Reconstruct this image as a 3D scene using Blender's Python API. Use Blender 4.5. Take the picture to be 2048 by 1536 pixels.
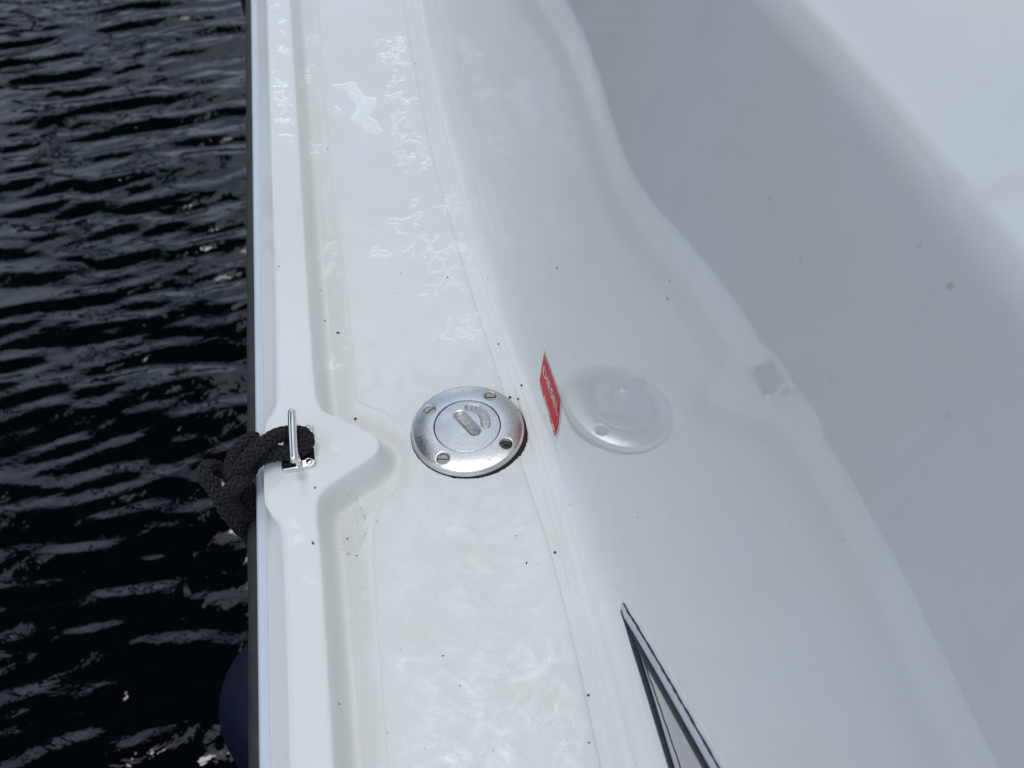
import bpy, math, random
import numpy as np
from mathutils import Vector, Matrix

# ------------------------------------------------------------------ camera, sky, sun, exposure
SC = bpy.context.scene
for o in list(bpy.data.objects): bpy.data.objects.remove(o)
COL = SC.collection
cam_d = bpy.data.cameras.new('camera'); cam = bpy.data.objects.new('camera', cam_d); COL.objects.link(cam)
cam_d.sensor_width = 36.0; cam_d.lens = 36.29; cam_d.clip_start = 0.01; cam_d.clip_end = 6000
CR = Vector((0.98506802, -0.16961689, -0.02951441)); CU = Vector((0.14732746, 0.74177295, 0.65426868)); CF = Vector((0.08908203, 0.64884744, -0.75568604))
cam.matrix_world = Matrix(((CR.x, CU.x, -CF.x, 0), (CR.y, CU.y, -CF.y, 0), (CR.z, CU.z, -CF.z, 0.63756), (0, 0, 0, 1)))
cam_d.dof.use_dof = True; cam_d.dof.focus_distance = 0.80; cam_d.dof.aperture_fstop = 9.5
SC.camera = cam
SC.render.resolution_x, SC.render.resolution_y = 1024, 768
SC.render.engine = 'CYCLES'
SC.cycles.max_bounces = 8; SC.cycles.transparent_max_bounces = 12
SC.view_settings.view_transform = 'Standard'; SC.view_settings.look = 'None'
SC.view_settings.gamma = 1; SC.view_settings.use_curve_mapping = False
SC.view_settings.exposure = 0.04

SUN_EL, SUN_AZ = math.radians(84), math.radians(-60)       # azimuth from +y towards +x
W = bpy.data.worlds.new('World'); SC.world = W; W.use_nodes = True
nt = W.node_tree; nt.nodes.clear()
wo = nt.nodes.new('ShaderNodeOutputWorld'); bg = nt.nodes.new('ShaderNodeBackground')
sky = nt.nodes.new('ShaderNodeTexSky'); sky.sky_type = 'NISHITA'; sky.sun_disc = False
sky.sun_elevation = SUN_EL; sky.sun_rotation = SUN_AZ; sky.air_density = 1.0; sky.dust_density = 2.5
tc = nt.nodes.new('ShaderNodeTexCoord'); mp = nt.nodes.new('ShaderNodeMapping'); mp.inputs['Scale'].default_value = (1, 1, 2.2)
n1 = nt.nodes.new('ShaderNodeTexNoise'); n1.inputs['Scale'].default_value = 2.6; n1.inputs['Detail'].default_value = 7; n1.inputs['Roughness'].default_value = 0.55
r1 = nt.nodes.new('ShaderNodeValToRGB'); r1.color_ramp.elements[0].position = 0.36; r1.color_ramp.elements[1].position = 0.62
n2 = nt.nodes.new('ShaderNodeTexNoise'); n2.inputs['Scale'].default_value = 1.3; n2.inputs['Detail'].default_value = 4
r2 = nt.nodes.new('ShaderNodeValToRGB')
r2.color_ramp.elements[0].position = 0.3; r2.color_ramp.elements[0].color = (3.7, 4.4, 5.4, 1)
r2.color_ramp.elements[1].position = 0.7; r2.color_ramp.elements[1].color = (9.0, 10.0, 11.2, 1)
mx = nt.nodes.new('ShaderNodeMix'); mx.data_type = 'RGBA'; mx.clamp_result = False
L = nt.links.new
L(tc.outputs['Generated'], mp.inputs['Vector']); L(mp.outputs[0], n1.inputs['Vector']); L(mp.outputs[0], n2.inputs['Vector'])
L(n1.outputs['Fac'], r1.inputs[0]); L(n2.outputs['Fac'], r2.inputs[0])
L(r1.outputs[0], mx.inputs[0]); L(sky.outputs[0], mx.inputs[6]); L(r2.outputs[0], mx.inputs[7])
L(mx.outputs[2], bg.inputs[0]); bg.inputs[1].default_value = 0.15; L(bg.outputs[0], wo.inputs[0])
sd = bpy.data.lights.new('sun', 'SUN'); sd.energy = 0.5; sd.angle = math.radians(14); sd.color = (1.0, 0.98, 0.95)
sun = bpy.data.objects.new('sun', sd); COL.objects.link(sun)
sdir = Vector((math.sin(SUN_AZ) * math.cos(SUN_EL), math.cos(SUN_AZ) * math.cos(SUN_EL), math.sin(SUN_EL)))
sun.rotation_euler = sdir.to_track_quat('Z', 'Y').to_euler()
sun.location = sdir * 20

# unseen open shelter, added to darken the water's reflections
SHELTER = (-3.8, -1.6, 0.5, 7.4, 4.8)
SPECKS= [(0.0396, 0.683, 0.0022, 1.1, 0.0), (-0.0618, 0.635, 0.0018, 2.0, 2.5), (-0.0725, 0.6531, 0.0014, 1.0, 0.0), (-0.0099, 0.6715, 0.0014, 1.2, 0.5), (0.0226, 0.6084, 0.0014, 1.3, 0.3), (0.054, 0.5798, 0.0013, 1.0, 0.0), (0.026, 0.6642, 0.0011, 1.0, 0.0), (-0.0541, 0.537, 0.0018, 1.3, 0.4), (0.0536, 0.4027, 0.0016, 1.0, 0.0), (0.0567, 0.3793, 0.0018, 2.2, 1.2), (0.0785, 0.2752, 0.0018, 1.0, 0.0), (-0.0108, 0.3196, 0.0014, 2.4, 0.0), (0.0009, 0.2973, 0.0011, 1.4, 0.0), (0.072, 0.2444, 0.0018, 1.3, 0.4), (-0.08, 0.2944, 0.0013, 1.0, 0.0), (-0.0267, 0.3687, 0.0011, 1.6, 0.0), (0.0401, 0.3729, 0.0011, 2.0, 0.8), (0.0213, 0.3525, 0.0011, 1.0, 0.0), (-0.0745, 0.6905, 0.0009, 1.5, 1.0), (-0.1062, 0.7036, 0.0011, 1.2, 0.5), (-0.0566, 0.8998, 0.0011, 1.0, 0.0), (-0.05, 1.1105, 0.0011, 1.0, 0.0), (0.077, 0.5297, 0.0018, 1.0, 0.0), (0.0711, 0.5335, 0.0018, 1.5, 0.5), (0.0821, 0.5422, 0.0014, 2.0, 1.0), (0.067, 0.5002, 0.0011, 1.0, 0.0), (0.025, 1.0528, 0.0011, 1.0, 0.0), (0.047, 0.7729, 0.0011, 1.0, 0.0), (-0.0859, 0.4576, 0.0011, 2.0, 1.4), (-0.0893, 0.41, 0.0013, 2.2, 2.0), (-0.0678, 0.4256, 0.0013, 1.0, 0.0), (-0.0621, 0.409, 0.0011, 1.2, 0.0), (0.0714, 0.5926, 0.0014, 1.5, 0.6), (0.0783, 0.3843, 0.0018, 1.3, 0.5)]
WSPK= [(0.2038, 0.415, 0.00154), (0.309, 0.3679, 0.00086), (0.3258, 0.3323, 0.00082), (0.2766, 0.363, 0.00091), (0.223, 0.415, 0.00105), (0.18, 0.3821, 0.00107), (0.3687, 0.2574, 0.00143), (0.5221, 0.1449, 0.0019), (0.371, 0.2676, 0.00094), (0.3382, 0.1498, 0.00079), (0.1906, 0.296, 0.00091), (0.2557, 0.2776, 0.00081), (0.336, 0.1049, 0.00112), (0.4187, 0.0053, 0.001), (0.2922, 0.0408, 0.00088), (0.4041, 0.0731, 0.00077)]

# ------------------------------------------------------------------ shape of the deck moulding (metres; x inboard, y forward, z up from the deck)
def spline(K, V):
    K = np.asarray(K, float); V = np.asarray(V, float); n = len(K); h = np.diff(K)
    A = np.zeros((n, n)); b = np.zeros(n); A[0, 0] = A[-1, -1] = 1
    for i in range(1, n - 1):
        A[i, i-1] = h[i-1]; A[i, i] = 2 * (h[i-1] + h[i]); A[i, i+1] = h[i]
        b[i] = 6 * ((V[i+1] - V[i]) / h[i] - (V[i] - V[i-1]) / h[i-1])
    M = np.linalg.solve(A, b)
    def f(x):
        x = np.asarray(x, float); xc = np.clip(x, K[0], K[-1]); i = np.clip(np.searchsorted(K, xc) - 1, 0, n - 2)
        t = xc - K[i]; H = h[i]; c1 = (V[i+1] - V[i]) / H - H * (2 * M[i] + M[i+1]) / 6
        s0 = (V[1] - V[0]) / h[0] - h[0] * M[1] / 6; s1 = (V[-1] - V[-2]) / h[-1] + h[-1] * M[-2] / 6
        return V[i] + c1 * t + M[i] / 2 * t * t + (M[i+1] - M[i]) / (6 * H) * t**3 + np.where(x < K[0], (x - K[0]) * s0, 0) + np.where(x > K[-1], (x - K[-1]) * s1, 0)
    return f
BW = spline([-.3, .05, .2, .32, .42, .5, .58, .66, .75, .88, 1.05, 1.3, 1.9],
            [0.1250, 0.1165, 0.1108, 0.1087, 0.10191, 0.09575, 0.0868, 0.0823, 0.0799, 0.07569, 0.0755, 0.07833, 0.08436])
def wallx(y, z): return BW(y + .45857 * z) + .14553 * z
XC = spline([-.2, .2254, .3126, .3926, .4469, .5013, .5496, .5964, .6732, .751, .8457, 1.0109, 1.1759, 1.6],
            [.0860, .0884, .0890, .0885, .0867, .0852, .0822, .0778, .0715, .0669, .0634, .0634, .0680, .084])
def smooth_poly(pts, step=.002, sig=.0035, y0=-.6, y1=3.2):
    pts = sorted(pts); ys = np.arange(.36, .66, step); xs = np.interp(ys, [p[0] for p in pts], [p[1] for p in pts])
    k = int(4 * sig / step); g = np.exp(-.5 * (np.arange(-k, k + 1) * step / sig)**2); g /= g.sum()
    xs = np.convolve(np.pad(xs, k, mode='edge'), g, mode='valid')
    return np.concatenate([[y0], ys, [y1]]), np.concatenate([[xs[0]], xs, [xs[-1]]])
RT = .022
XIy, XIx = smooth_poly([(.36, -.0850), (.4038, -.0853), (.4295, -.0866), (.4467, -.0858), (.4569, -.0806), (.4673, -.0633), (.4766, -.0459), (.4835, -.0375), (.4945, -.0365),
                        (.5033, -.0438), (.5142, -.0564), (.5303, -.0786), (.5475, -.0822), (.5969, -.0830), (.66, -.0833)])
XOy, XOx = smooth_poly([(.36, -.1085), (.4251, -.1089), (.4321, -.1115), (.4399, -.1180), (.4496, -.1222), (.4633, -.1228), (.5004, -.1226), (.5271, -.1208), (.5357, -.1141), (.548, -.1104), (.60, -.1095), (.66, -.1088)])
def XI(y): return np.interp(y, XIy, XIx)
def XO(y): return np.interp(y, XOy, XOx)
XB = -.1238
def hermite(xs, ys):
    xs = np.array(xs); ys = np.array(ys); m = np.gradient(ys, xs)
    d = np.diff(ys) / np.diff(xs)
    for i in range(1, len(xs) - 1):
        if d[i-1] * d[i] <= 0: m[i] = 0
    m[0] = m[-1] = 0
    def f(x):
        x = np.clip(x, xs[0], xs[-1]); i = np.clip(np.searchsorted(xs, x) - 1, 0, len(xs) - 2); h = xs[i+1] - xs[i]; t = (x - xs[i]) / h
        return (2*t**3 - 3*t**2 + 1) * ys[i] + (t**3 - 2*t*t + t) * h * m[i] + (-2*t**3 + 3*t*t) * ys[i+1] + (t**3 - t*t) * h * m[i+1]
    return f
PIN = hermite([-.003, 0, .0012, .0025, .0045, .0065, .0085, .011, .015, .020, .024, .028, .032], [0, -.0004, -.0013, -.0042, -.0110, -.0178, -.0224, -.0248, -.0252, -.0240, -.0230, -.0223, -.0220])
POUT = hermite([-.2, 0, .12, .3, .6, .85, 1.0], [0, -.0003, -.0014, -.0042, -.0086, -.0120, -.0142])
PLED = hermite([-.012, -.0078, -.0072, -.0064, -.0058, -.0040, -.0024, -.0018, -.0010, -.0004, .002], [0, 0, .0002, .0010, .0012, .00125, .0013, .0015, .0022, .0024, .0025])
def dist_in(x, y):
    """signed distance to the rail's inner top edge, positive inboard"""
    sel = slice(0, len(XIy)); P = np.stack([XIx, XIy], -1); A = P[:-1]; Bv = P[1:] - A; L2 = (Bv**2).sum(-1)
    q = np.stack([x, y], -1); out = np.full(x.shape, 1e9)
    for k in range(0, len(A)):
        w = q - A[k]; t = np.clip((w @ Bv[k]) / L2[k], 0, 1); d = np.hypot(w[..., 0] - t * Bv[k, 0], w[..., 1] - t * Bv[k, 1]); out = np.minimum(out, d)
    return np.where(x > XI(y), out, -out)
def deckz(x, y):
    x = np.asarray(x, float); y = np.asarray(y, float)
    z = RT + PIN(dist_in(x, y))
    xo = XO(y); t = (xo - x) / (xo - XB)
    z = z + np.where(x < xo + .002, POUT(t), 0)
    e = x - XC(y)
    return z + np.where(e > -.012, PLED(e), 0)
ZF = .030
def fillet(y, t):
    y = np.asarray(y, float); ax = XC(y) + .002; az = .0025; wx = wallx(y, ZF); cx = np.maximum(wallx(y, .004) - .0005, ax + .002); cz = .0032
    a, b, c = (1 - t)**2, 2 * t * (1 - t), t * t
    return a * ax + b * cx + c * wx, a * az + b * cz + c * ZF
def wallsx(y, z):
    """surface x of the cabin side at a height, the cove at its foot included (scalars)"""
    if z >= ZF: return float(wallx(y, z))
    t = np.linspace(0, 1, 60); fx, fz = fillet(np.full(60, y), t)
    return float(np.interp(z, fz, fx))

# ------------------------------------------------------------------ helpers
rng = np.random.default_rng(7); random.seed(7)
def tag(o, label=None, cat=None, group=None, kind=None):
    if label: o['label'] = label
    if cat: o['category'] = cat
    if group: o['group'] = group
    if kind: o['kind'] = kind
    return o
def empty(name, loc=(0, 0, 0)):
    o = bpy.data.objects.new(name, None); COL.objects.link(o); o.location = loc; o.empty_display_size = .05; return o
def mesh(name, V, F, mat, parent=None, smooth=True, normals=None):
    me = bpy.data.meshes.new(name); me.from_pydata([tuple(map(float, v)) for v in V], [], [tuple(map(int, f)) for f in F])
    me.materials.append(mat)
    if smooth: me.polygons.foreach_set('use_smooth', np.ones(len(me.polygons), dtype=bool))
    me.update()
    if normals is not None: me.normals_split_custom_set_from_vertices([tuple(map(float, n)) for n in normals])
    o = bpy.data.objects.new(name, me); COL.objects.link(o)
    if parent:
        o.parent = parent; o.matrix_parent_inverse = Matrix.Translation(parent.matrix_world.translation if False else -Vector(abs_loc(parent)))
    return o
def abs_loc(o):
    l = Vector(o.location)
    while o.parent: o = o.parent; l += Vector(o.location) if o.type == 'EMPTY' else Vector((0, 0, 0))
    return l
def gridfaces(nr, nc, off=0, wrap=False):
    r, c = np.meshgrid(np.arange(nr - 1), np.arange(nc if wrap else nc - 1), indexing='ij'); c2 = (c + 1) % nc
    return np.stack([off + r * nc + c, off + r * nc + c2, off + (r + 1) * nc + c2, off + (r + 1) * nc + c], -1).reshape(-1, 4)
def gridmesh(name, P, mat, parent=None, keep=None, flip=False, smooth=True, normals=None):
    nr, nc = P.shape[:2]; F = gridfaces(nr, nc)
    if flip: F = F[:, ::-1]
    V = P.reshape(-1, 3)
    if keep is not None:
        F = F[keep.reshape(-1)]; used = np.unique(F); remap = np.full(len(V), -1); remap[used] = np.arange(len(used)); V = V[used]; F = remap[F]
    return mesh(name, V, F, mat, parent, smooth, None if normals is None else normals.reshape(-1, 3))
def gridnormals(P):
    a = np.gradient(P, axis=0); b = np.gradient(P, axis=1); n = np.cross(b, a); n /= np.linalg.norm(n, axis=-1, keepdims=True) + 1e-12
    return n
class MB:
    def __init__(s): s.V = []; s.F = []
    def add(s, V, F):
        o = len(s.V); s.V += [tuple(v) for v in V]; s.F += [tuple(int(i) + o for i in f) for f in F]
    def box(s, a, b):
        (x0, y0, z0), (x1, y1, z1) = a, b
        s.add([(x0,y0,z0),(x1,y0,z0),(x1,y1,z0),(x0,y1,z0),(x0,y0,z1),(x1,y0,z1),(x1,y1,z1),(x0,y1,z1)], [(0,3,2,1),(4,5,6,7),(0,1,5,4),(1,2,6,5),(2,3,7,6),(3,0,4,7)])
    def loft(s, rings, closed=True, caps=True):
        n = len(rings[0]); V = [p for r in rings for p in r]; F = []
        for i in range(len(rings) - 1):
            for j in range(n if closed else n - 1):
                k = (j + 1) % n; F.append((i*n + j, i*n + k, (i+1)*n + k, (i+1)*n + j))
        if caps: F.append(tuple(range(n))[::-1]); F.append(tuple((len(rings)-1)*n + j for j in range(n)))
        s.add(V, F)
    def build(s, name, mat, parent=None, smooth=True): return mesh(name, s.V, s.F, mat, parent, smooth)
def sharp(o, ang=35):
    me = o.data; me.update()
    try: me.set_sharp_from_angle(angle=math.radians(ang))
    except Exception: pass
    return o
def lattice(shape, cell, seed, smooth=True):
    """value noise over a pixel grid: shape (rows, cols), cell size in pixels"""
    g = np.random.default_rng(seed); cy, cx = cell if isinstance(cell, tuple) else (cell, cell)
    R = g.standard_normal((int(shape[0] / cy) + 4, int(shape[1] / cx) + 4)); y = np.arange(shape[0]) / cy; x = np.arange(shape[1]) / cx
    def W(t): t2 = t*t; t3 = t2*t; return np.stack([(-t3 + 2*t2 - t)*.5 , (3*t3 - 5*t2 + 2)*.5, (-3*t3 + 4*t2 + t)*.5, (t3 - t2)*.5], -1)
    iy = y.astype(int); ix = x.astype(int); wy = W(y - iy); wx = W(x - ix)
    T = sum(R[iy + k][:, :] * wy[:, k:k+1] for k in range(4))
    return sum(T[:, ix + k] * wx[:, k][None] for k in range(4))

# ------------------------------------------------------------------ materials
class NT:
    def __init__(s, name):
        s.m = bpy.data.materials.new(name); s.m.use_nodes = True; s.t = s.m.node_tree; s.b = s.t.nodes['Principled BSDF']; s.o = s.t.nodes['Material Output']; s._c = None
    def n(s, typ, **kw):
        nd = s.t.nodes.new('ShaderNode' + typ)
        for k, v in kw.items():
            if k.startswith('_'): setattr(nd, k[1:], v)
            else:
                i = nd.inputs[int(k[1:])] if k[0] == 'i' and k[1:].isdigit() else nd.inputs[k.replace('__', ' ')]
                if isinstance(v, bpy.types.NodeSocket): s.t.links.new(v, i)
                else: i.default_value = v
        return nd
    def co(s):
        if s._c is None: s._c = s.n('TexCoord').outputs['Object']
        return s._c
    def math(s, op, a, b=0.0, c=None, clamp=False):
        nd = s.n('Math', _operation=op, _use_clamp=clamp)
        for i, v in enumerate((a, b) if c is None else (a, b, c)):
            if isinstance(v, bpy.types.NodeSocket): s.t.links.new(v, nd.inputs[i])
            else: nd.inputs[i].default_value = v
        return nd.outputs[0]
    def noise(s, scale, detail=3, rough=.5, vec=None, dist=0.0): return s.n('TexNoise', Vector=vec or s.co(), Scale=scale, Detail=detail, Roughness=rough, Distortion=dist).outputs['Fac']
    def ramp(s, f, a, b, ca=(0, 0, 0, 1), cb=(1, 1, 1, 1)):
        nd = s.n('ValToRGB', i0=f); e = nd.color_ramp.elements; e[0].position = a; e[1].position = b; e[0].color = ca; e[1].color = cb; return nd.outputs[0]
    def step(s, f, a, b):
        return s.n('MapRange', _clamp=True, i0=f, i1=a, i2=b, i3=0.0, i4=1.0).outputs[0]
    def mix(s, f, a, b):
        nd = s.n('Mix', _data_type='RGBA', i0=f)
        for i, v in ((6, a), (7, b)):
            if isinstance(v, bpy.types.NodeSocket): s.t.links.new(v, nd.inputs[i])
            else: nd.inputs[i].default_value = v if len(v) == 4 else (*v, 1)
        return nd.outputs[2]
    def scaled(s, v): return s.n('Mapping', Vector=s.co(), Scale=v).outputs[0]
    def bump(s, h, dist, strength=1.0, prev=None):
        nd = s.n('Bump', Height=h, Distance=dist, Strength=strength)
        if prev is not None: s.t.links.new(prev, nd.inputs['Normal'])
        return nd.outputs[0]
    def set(s, **kw):
        for k, v in kw.items():
            i = s.b.inputs[k.replace('__', ' ')]
            if isinstance(v, bpy.types.NodeSocket): s.t.links.new(v, i)
            else: i.default_value = v if not (isinstance(v, tuple) and len(v) == 3 and i.type == 'RGBA') else (*v, 1)
        return s.m
GEL = (.785, .795, .76)
def gelcoat(name, rough, wav=1.0):
    t = NT(name); big = t.noise(9, 2); c = t.mix(t.step(big, .35, .7), GEL, (.77, .768, .71))
    dots = t.step(t.noise(420, 1, .4), .795, .82); c = t.mix(t.math('MULTIPLY', dots, .5), c, (.36, .34, .30))
    run = t.math('MULTIPLY', t.step(t.noise(55, 4, .6, t.scaled((1, 1, .07))), .56, .72), .05); c = t.mix(run, c, (.45, .44, .39))
    scuff = t.math('MULTIPLY', t.step(t.noise(60, 4, .7, t.scaled((1, .35, 1))), .62, .75), .10); c = t.mix(scuff, c, (.50, .49, .45))
    r = t.math('ADD', t.math('MULTIPLY', t.noise(35, 3), .03), rough - .015)
    b = t.bump(t.noise(420, 1, .5, t.scaled((1, 1, .3))), .000010 * wav, 1.0)
    b = t.bump(t.noise(30, 1), .00004 * wav, 1.0, b)
    return t.set(Base__Color=c, Roughness=r, Normal=b, IOR=1.5)
M = {}
M['gel'] = gelcoat('white_gelcoat', .025)
def deck_gel():
    t = NT('weathered_deck_gelcoat'); big = t.noise(14, 3); c = t.mix(t.step(big, .35, .7), GEL, (.765, .76, .70))
    sep = t.n('SeparateXYZ', Vector=t.co()); x, y, z = sep.outputs
    # a dried mineral stain aft of the rail's bulge: a patch with its own ragged outline
    dx = t.math('SUBTRACT', x, -.067); dy = t.math('SUBTRACT', y, .437); rr = t.math('SQRT', t.math('ADD', t.math('POWER', t.math('MULTIPLY', dx, 1.0), 2), t.math('POWER', t.math('MULTIPLY', dy, .62), 2)))
    rr = t.math('ADD', rr, t.math('MULTIPLY', t.math('SUBTRACT', t.noise(90, 4, .6), .5), .016))
    edge = t.math('MULTIPLY', t.step(rr, .0145, .0135), t.math('ADD', .08, t.math('MULTIPLY', t.step(t.noise(500, 4, .75), .48, .66), .34)))
    c = t.mix(edge, c, (.52, .49, .42))
    rim = t.math('MULTIPLY', t.step(rr, .0128, .0140), t.step(rr, .0152, .0143)); c = t.mix(t.math('MULTIPLY', rim, t.math('MULTIPLY', t.step(t.noise(120, 2), .45, .6), .55)), c, (.34, .31, .27))
    # scuffed dirt scattered along the smooth margins
    sc = t.math('MULTIPLY', t.step(t.noise(75, 5, .75), .60, .72), .20); c = t.mix(sc, c, (.42, .40, .35))
    dots = t.step(t.noise(600, 1, .4), .79, .82); c = t.mix(t.math('MULTIPLY', dots, .6), c, (.2, .18, .15))
    wet = t.step(t.noise(45, 3, .6), .42, .5); r = t.math('ADD', .20, t.math('MULTIPLY', wet, -.13))
    b = t.bump(t.noise(120, 2), .00015, 1.0); b = t.bump(t.noise(900, 2), .00003, 1.0, b)
    return t.set(Base__Color=c, Roughness=r, Normal=b, IOR=1.5)
M['deck'] = deck_gel()
def nonskid():
    t = NT('moulded_nonskid_gelcoat'); c = t.mix(t.step(t.noise(20, 3), .35, .7), GEL, (.765, .762, .71))
    sep = t.n('SeparateXYZ', Vector=t.co()); x, y, z = sep.outputs; K = 2 * math.pi / .0021
    u = t.math('SINE', t.math('MULTIPLY', t.math('ADD', t.math('MULTIPLY', x, .62), t.math('MULTIPLY', y, 1.0)), K))
    v = t.math('SINE', t.math('MULTIPLY', t.math('SUBTRACT', t.math('MULTIPLY', x, 1.0), t.math('MULTIPLY', y, .42)), K))
    weave = t.math('ADD', t.math('MULTIPLY', u, v), t.math('MULTIPLY', u, .3))
    # shallow water lies over parts of the weave and fills it
    wn = t.noise(48, 6, .66, None, .5); fwd = t.math('MULTIPLY', t.step(y, .56, .72), .30)
    film = t.step(t.math('ADD', wn, fwd), .49, .53)
    hw = t.math('MULTIPLY', weave, t.math('SUBTRACT', 1.0, t.math('MULTIPLY', film, .93)))
    b = t.bump(hw, .00010, 1.0)
    worms = t.step(t.math('ABSOLUTE', t.math('SUBTRACT', t.noise(150, 2, .5, None, 1.2), .5)), .05, .0); b = t.bump(t.math('MULTIPLY', worms, t.step(t.noise(17, 2), .48, .56)), .00010, .5, b)
    dirt = t.math('MULTIPLY', t.step(t.noise(95, 5, .75), .64, .76), .08); c = t.mix(dirt, c, (.45, .43, .38))
    dots = t.step(t.noise(500, 1, .4), .79, .82); c = t.mix(t.math('MULTIPLY', dots, .6), c, (.2, .18, .15))
    r = t.math('ADD', .20, t.math('MULTIPLY', film, -.13))
    return t.set(Base__Color=c, Roughness=r, Normal=b, IOR=1.45)
M['nonskid'] = nonskid()
def waterfilm():
    t = NT('clear_water_film'); t.t.nodes.remove(t.b)
    fr = t.n('Fresnel', IOR=1.34); gl = t.n('BsdfGlossy', Roughness=.03, Color=t.math('MULTIPLY', fr.outputs[0], .48)); tr = t.n('BsdfTransparent', Color=(.984, .986, .986, 1))
    mx = t.n('AddShader', i0=tr.outputs[0], i1=gl.outputs[0]); t.t.links.new(mx.outputs[0], t.o.inputs[0]); return t.m
M['film'] = waterfilm()
def simple(name, col, rough=.5, metal=0.0, bump=None, var=.15, vs=40, spec=.5):
    t = NT(name); c = t.mix(t.step(t.noise(vs, 4, .6), .3, .7), tuple(k * (1 - var) for k in col), tuple(min(1, k * (1 + var)) for k in col))
    kw = dict(Base__Color=c, Roughness=t.math('ADD', rough * .8, t.math('MULTIPLY', t.noise(vs * 2, 3), rough * .4)), Metallic=metal)
    if bump: kw['Normal'] = t.bump(t.noise(bump[0], 3, .6), bump[1], 1.0)
    m = t.set(**kw); t.b.inputs['Specular IOR Level'].default_value = spec; return m
M['trim'] = simple('white_joint_trim', (.60, .65, .70), .25, var=.03)
M['rubber'] = simple('black_rub_rail_rubber', (.030, .028, .026), .6, bump=(300, .0004), var=.35, vs=60)
M['chrome'] = simple('polished_stainless_steel', (.78, .77, .75), .06, 1.0, var=.04)
M['cotton'] = simple('charcoal_braided_polyester', (.025, .023, .025), .85, bump=(2500, .0003), var=.35, vs=300, spec=.2)
M['fender'] = simple('navy_fender_vinyl', (.0015, .0032, .020), .5, bump=(60, .0006), var=.2, vs=30, spec=.2)
M['black'] = simple('black_grime', (.024, .017, .011), .9, bump=(900, .0005), var=.5, vs=700)
M['speck'] = simple('dirt_specks', (.035, .026, .018), .9, var=.5, vs=500)
M['gasket'] = simple('dark_navy_window_gasket', (.012, .015, .030), .5, var=.2, vs=80, spec=.2)
M['seal'] = simple('white_sealant', (.74, .75, .72), .4, bump=(400, .0004), var=.06, vs=200)
M['white_print'] = simple('white_vinyl', (.80, .80, .80), .4, var=.02)
M['red'] = simple('red_vinyl', (.62, .026, .036), .45, var=.06, vs=60, spec=.25)
M['shed'] = simple('dark_stained_timber', (.012, .012, .013), .8, var=.4, vs=3)
M['wood'] = simple('dark_woodland', (.020, .028, .016), .95, var=.5, vs=.06, spec=.1)
def alu():
    t = NT('anodised_window_frame'); c = t.mix(t.step(t.noise(30, 4), .3, .7), (.50, .50, .54), (.58, .58, .62))
    pit = t.step(t.noise(650, 2, .6), .66, .70); c = t.mix(t.math('MULTIPLY', pit, .85), c, (.06, .055, .05))
    return t.set(Base__Color=c, Roughness=.38, Normal=t.bump(t.noise(500, 3), .0001, 1.0))
M['alu'] = alu()
def glass():
    t = NT('grey_cabin_window_pane'); return t.set(Base__Color=(.30, .30, .29), Roughness=.05, IOR=1.6, Coat__Weight=1.0)
M['glass'] = glass()
def wornmetal(name, base, rough, worn, attr=False):
    t = NT(name); pit = t.step(t.noise(560, 5, .8), .58, .67); patch = t.step(t.noise(70, 4, .65), .36, .54)
    c = t.mix(t.math('MULTIPLY', t.math('MULTIPLY', pit, patch), worn), base, (.10, .095, .09))
    dull = t.step(t.noise(45, 4, .6), .4, .65); c = t.mix(t.math('MULTIPLY', dull, .25), c, (.42, .42, .43))
    r = t.math('ADD', rough, t.math('MULTIPLY', dull, .12)); sc = t.noise(160, 4, .7, t.scaled((1, 7, 1)))
    b = t.bump(t.noise(800, 4, .7), .00010, 1.0); b = t.bump(sc, .00006, 1.0, b)
    met = 1.0
    if attr:
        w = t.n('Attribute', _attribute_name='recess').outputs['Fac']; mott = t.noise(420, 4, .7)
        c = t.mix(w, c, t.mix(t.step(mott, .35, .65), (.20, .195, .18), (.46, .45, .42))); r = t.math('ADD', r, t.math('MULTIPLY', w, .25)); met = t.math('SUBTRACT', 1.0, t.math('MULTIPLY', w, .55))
    return t.set(Base__Color=c, Roughness=r, Metallic=met, Normal=b)
M['cast'] = wornmetal('worn_cast_aluminium', (.66, .66, .66), .22, .85)
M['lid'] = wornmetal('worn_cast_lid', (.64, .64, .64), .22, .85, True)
M['screw'] = wornmetal('dull_screw_steel', (.40, .39, .36), .4, .6)
M['recess'] = simple('dull_grey_recess', (.36, .355, .33), .6, .35, bump=(900, .0003), var=.3, vs=500)
M['darkscrew'] = simple('corroded_screw', (.07, .062, .055), .6, .5, bump=(1200, .0006), var=.5, vs=600)
def sea():
    t = NT('dark_harbour_water'); b = t.bump(t.noise(22, 3, .55, t.scaled((.7, 1.3, 1)), .4), .0022, 1.0); b = t.bump(t.noise(75, 2, .5, t.scaled((.45, 1.3, 1))), .0005, 1.0, b)
    return t.set(Base__Color=(.0015, .0025, .0035), Roughness=.02, IOR=1.333, Normal=b, Specular__IOR__Level=.9)
M['sea'] = sea()

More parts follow.
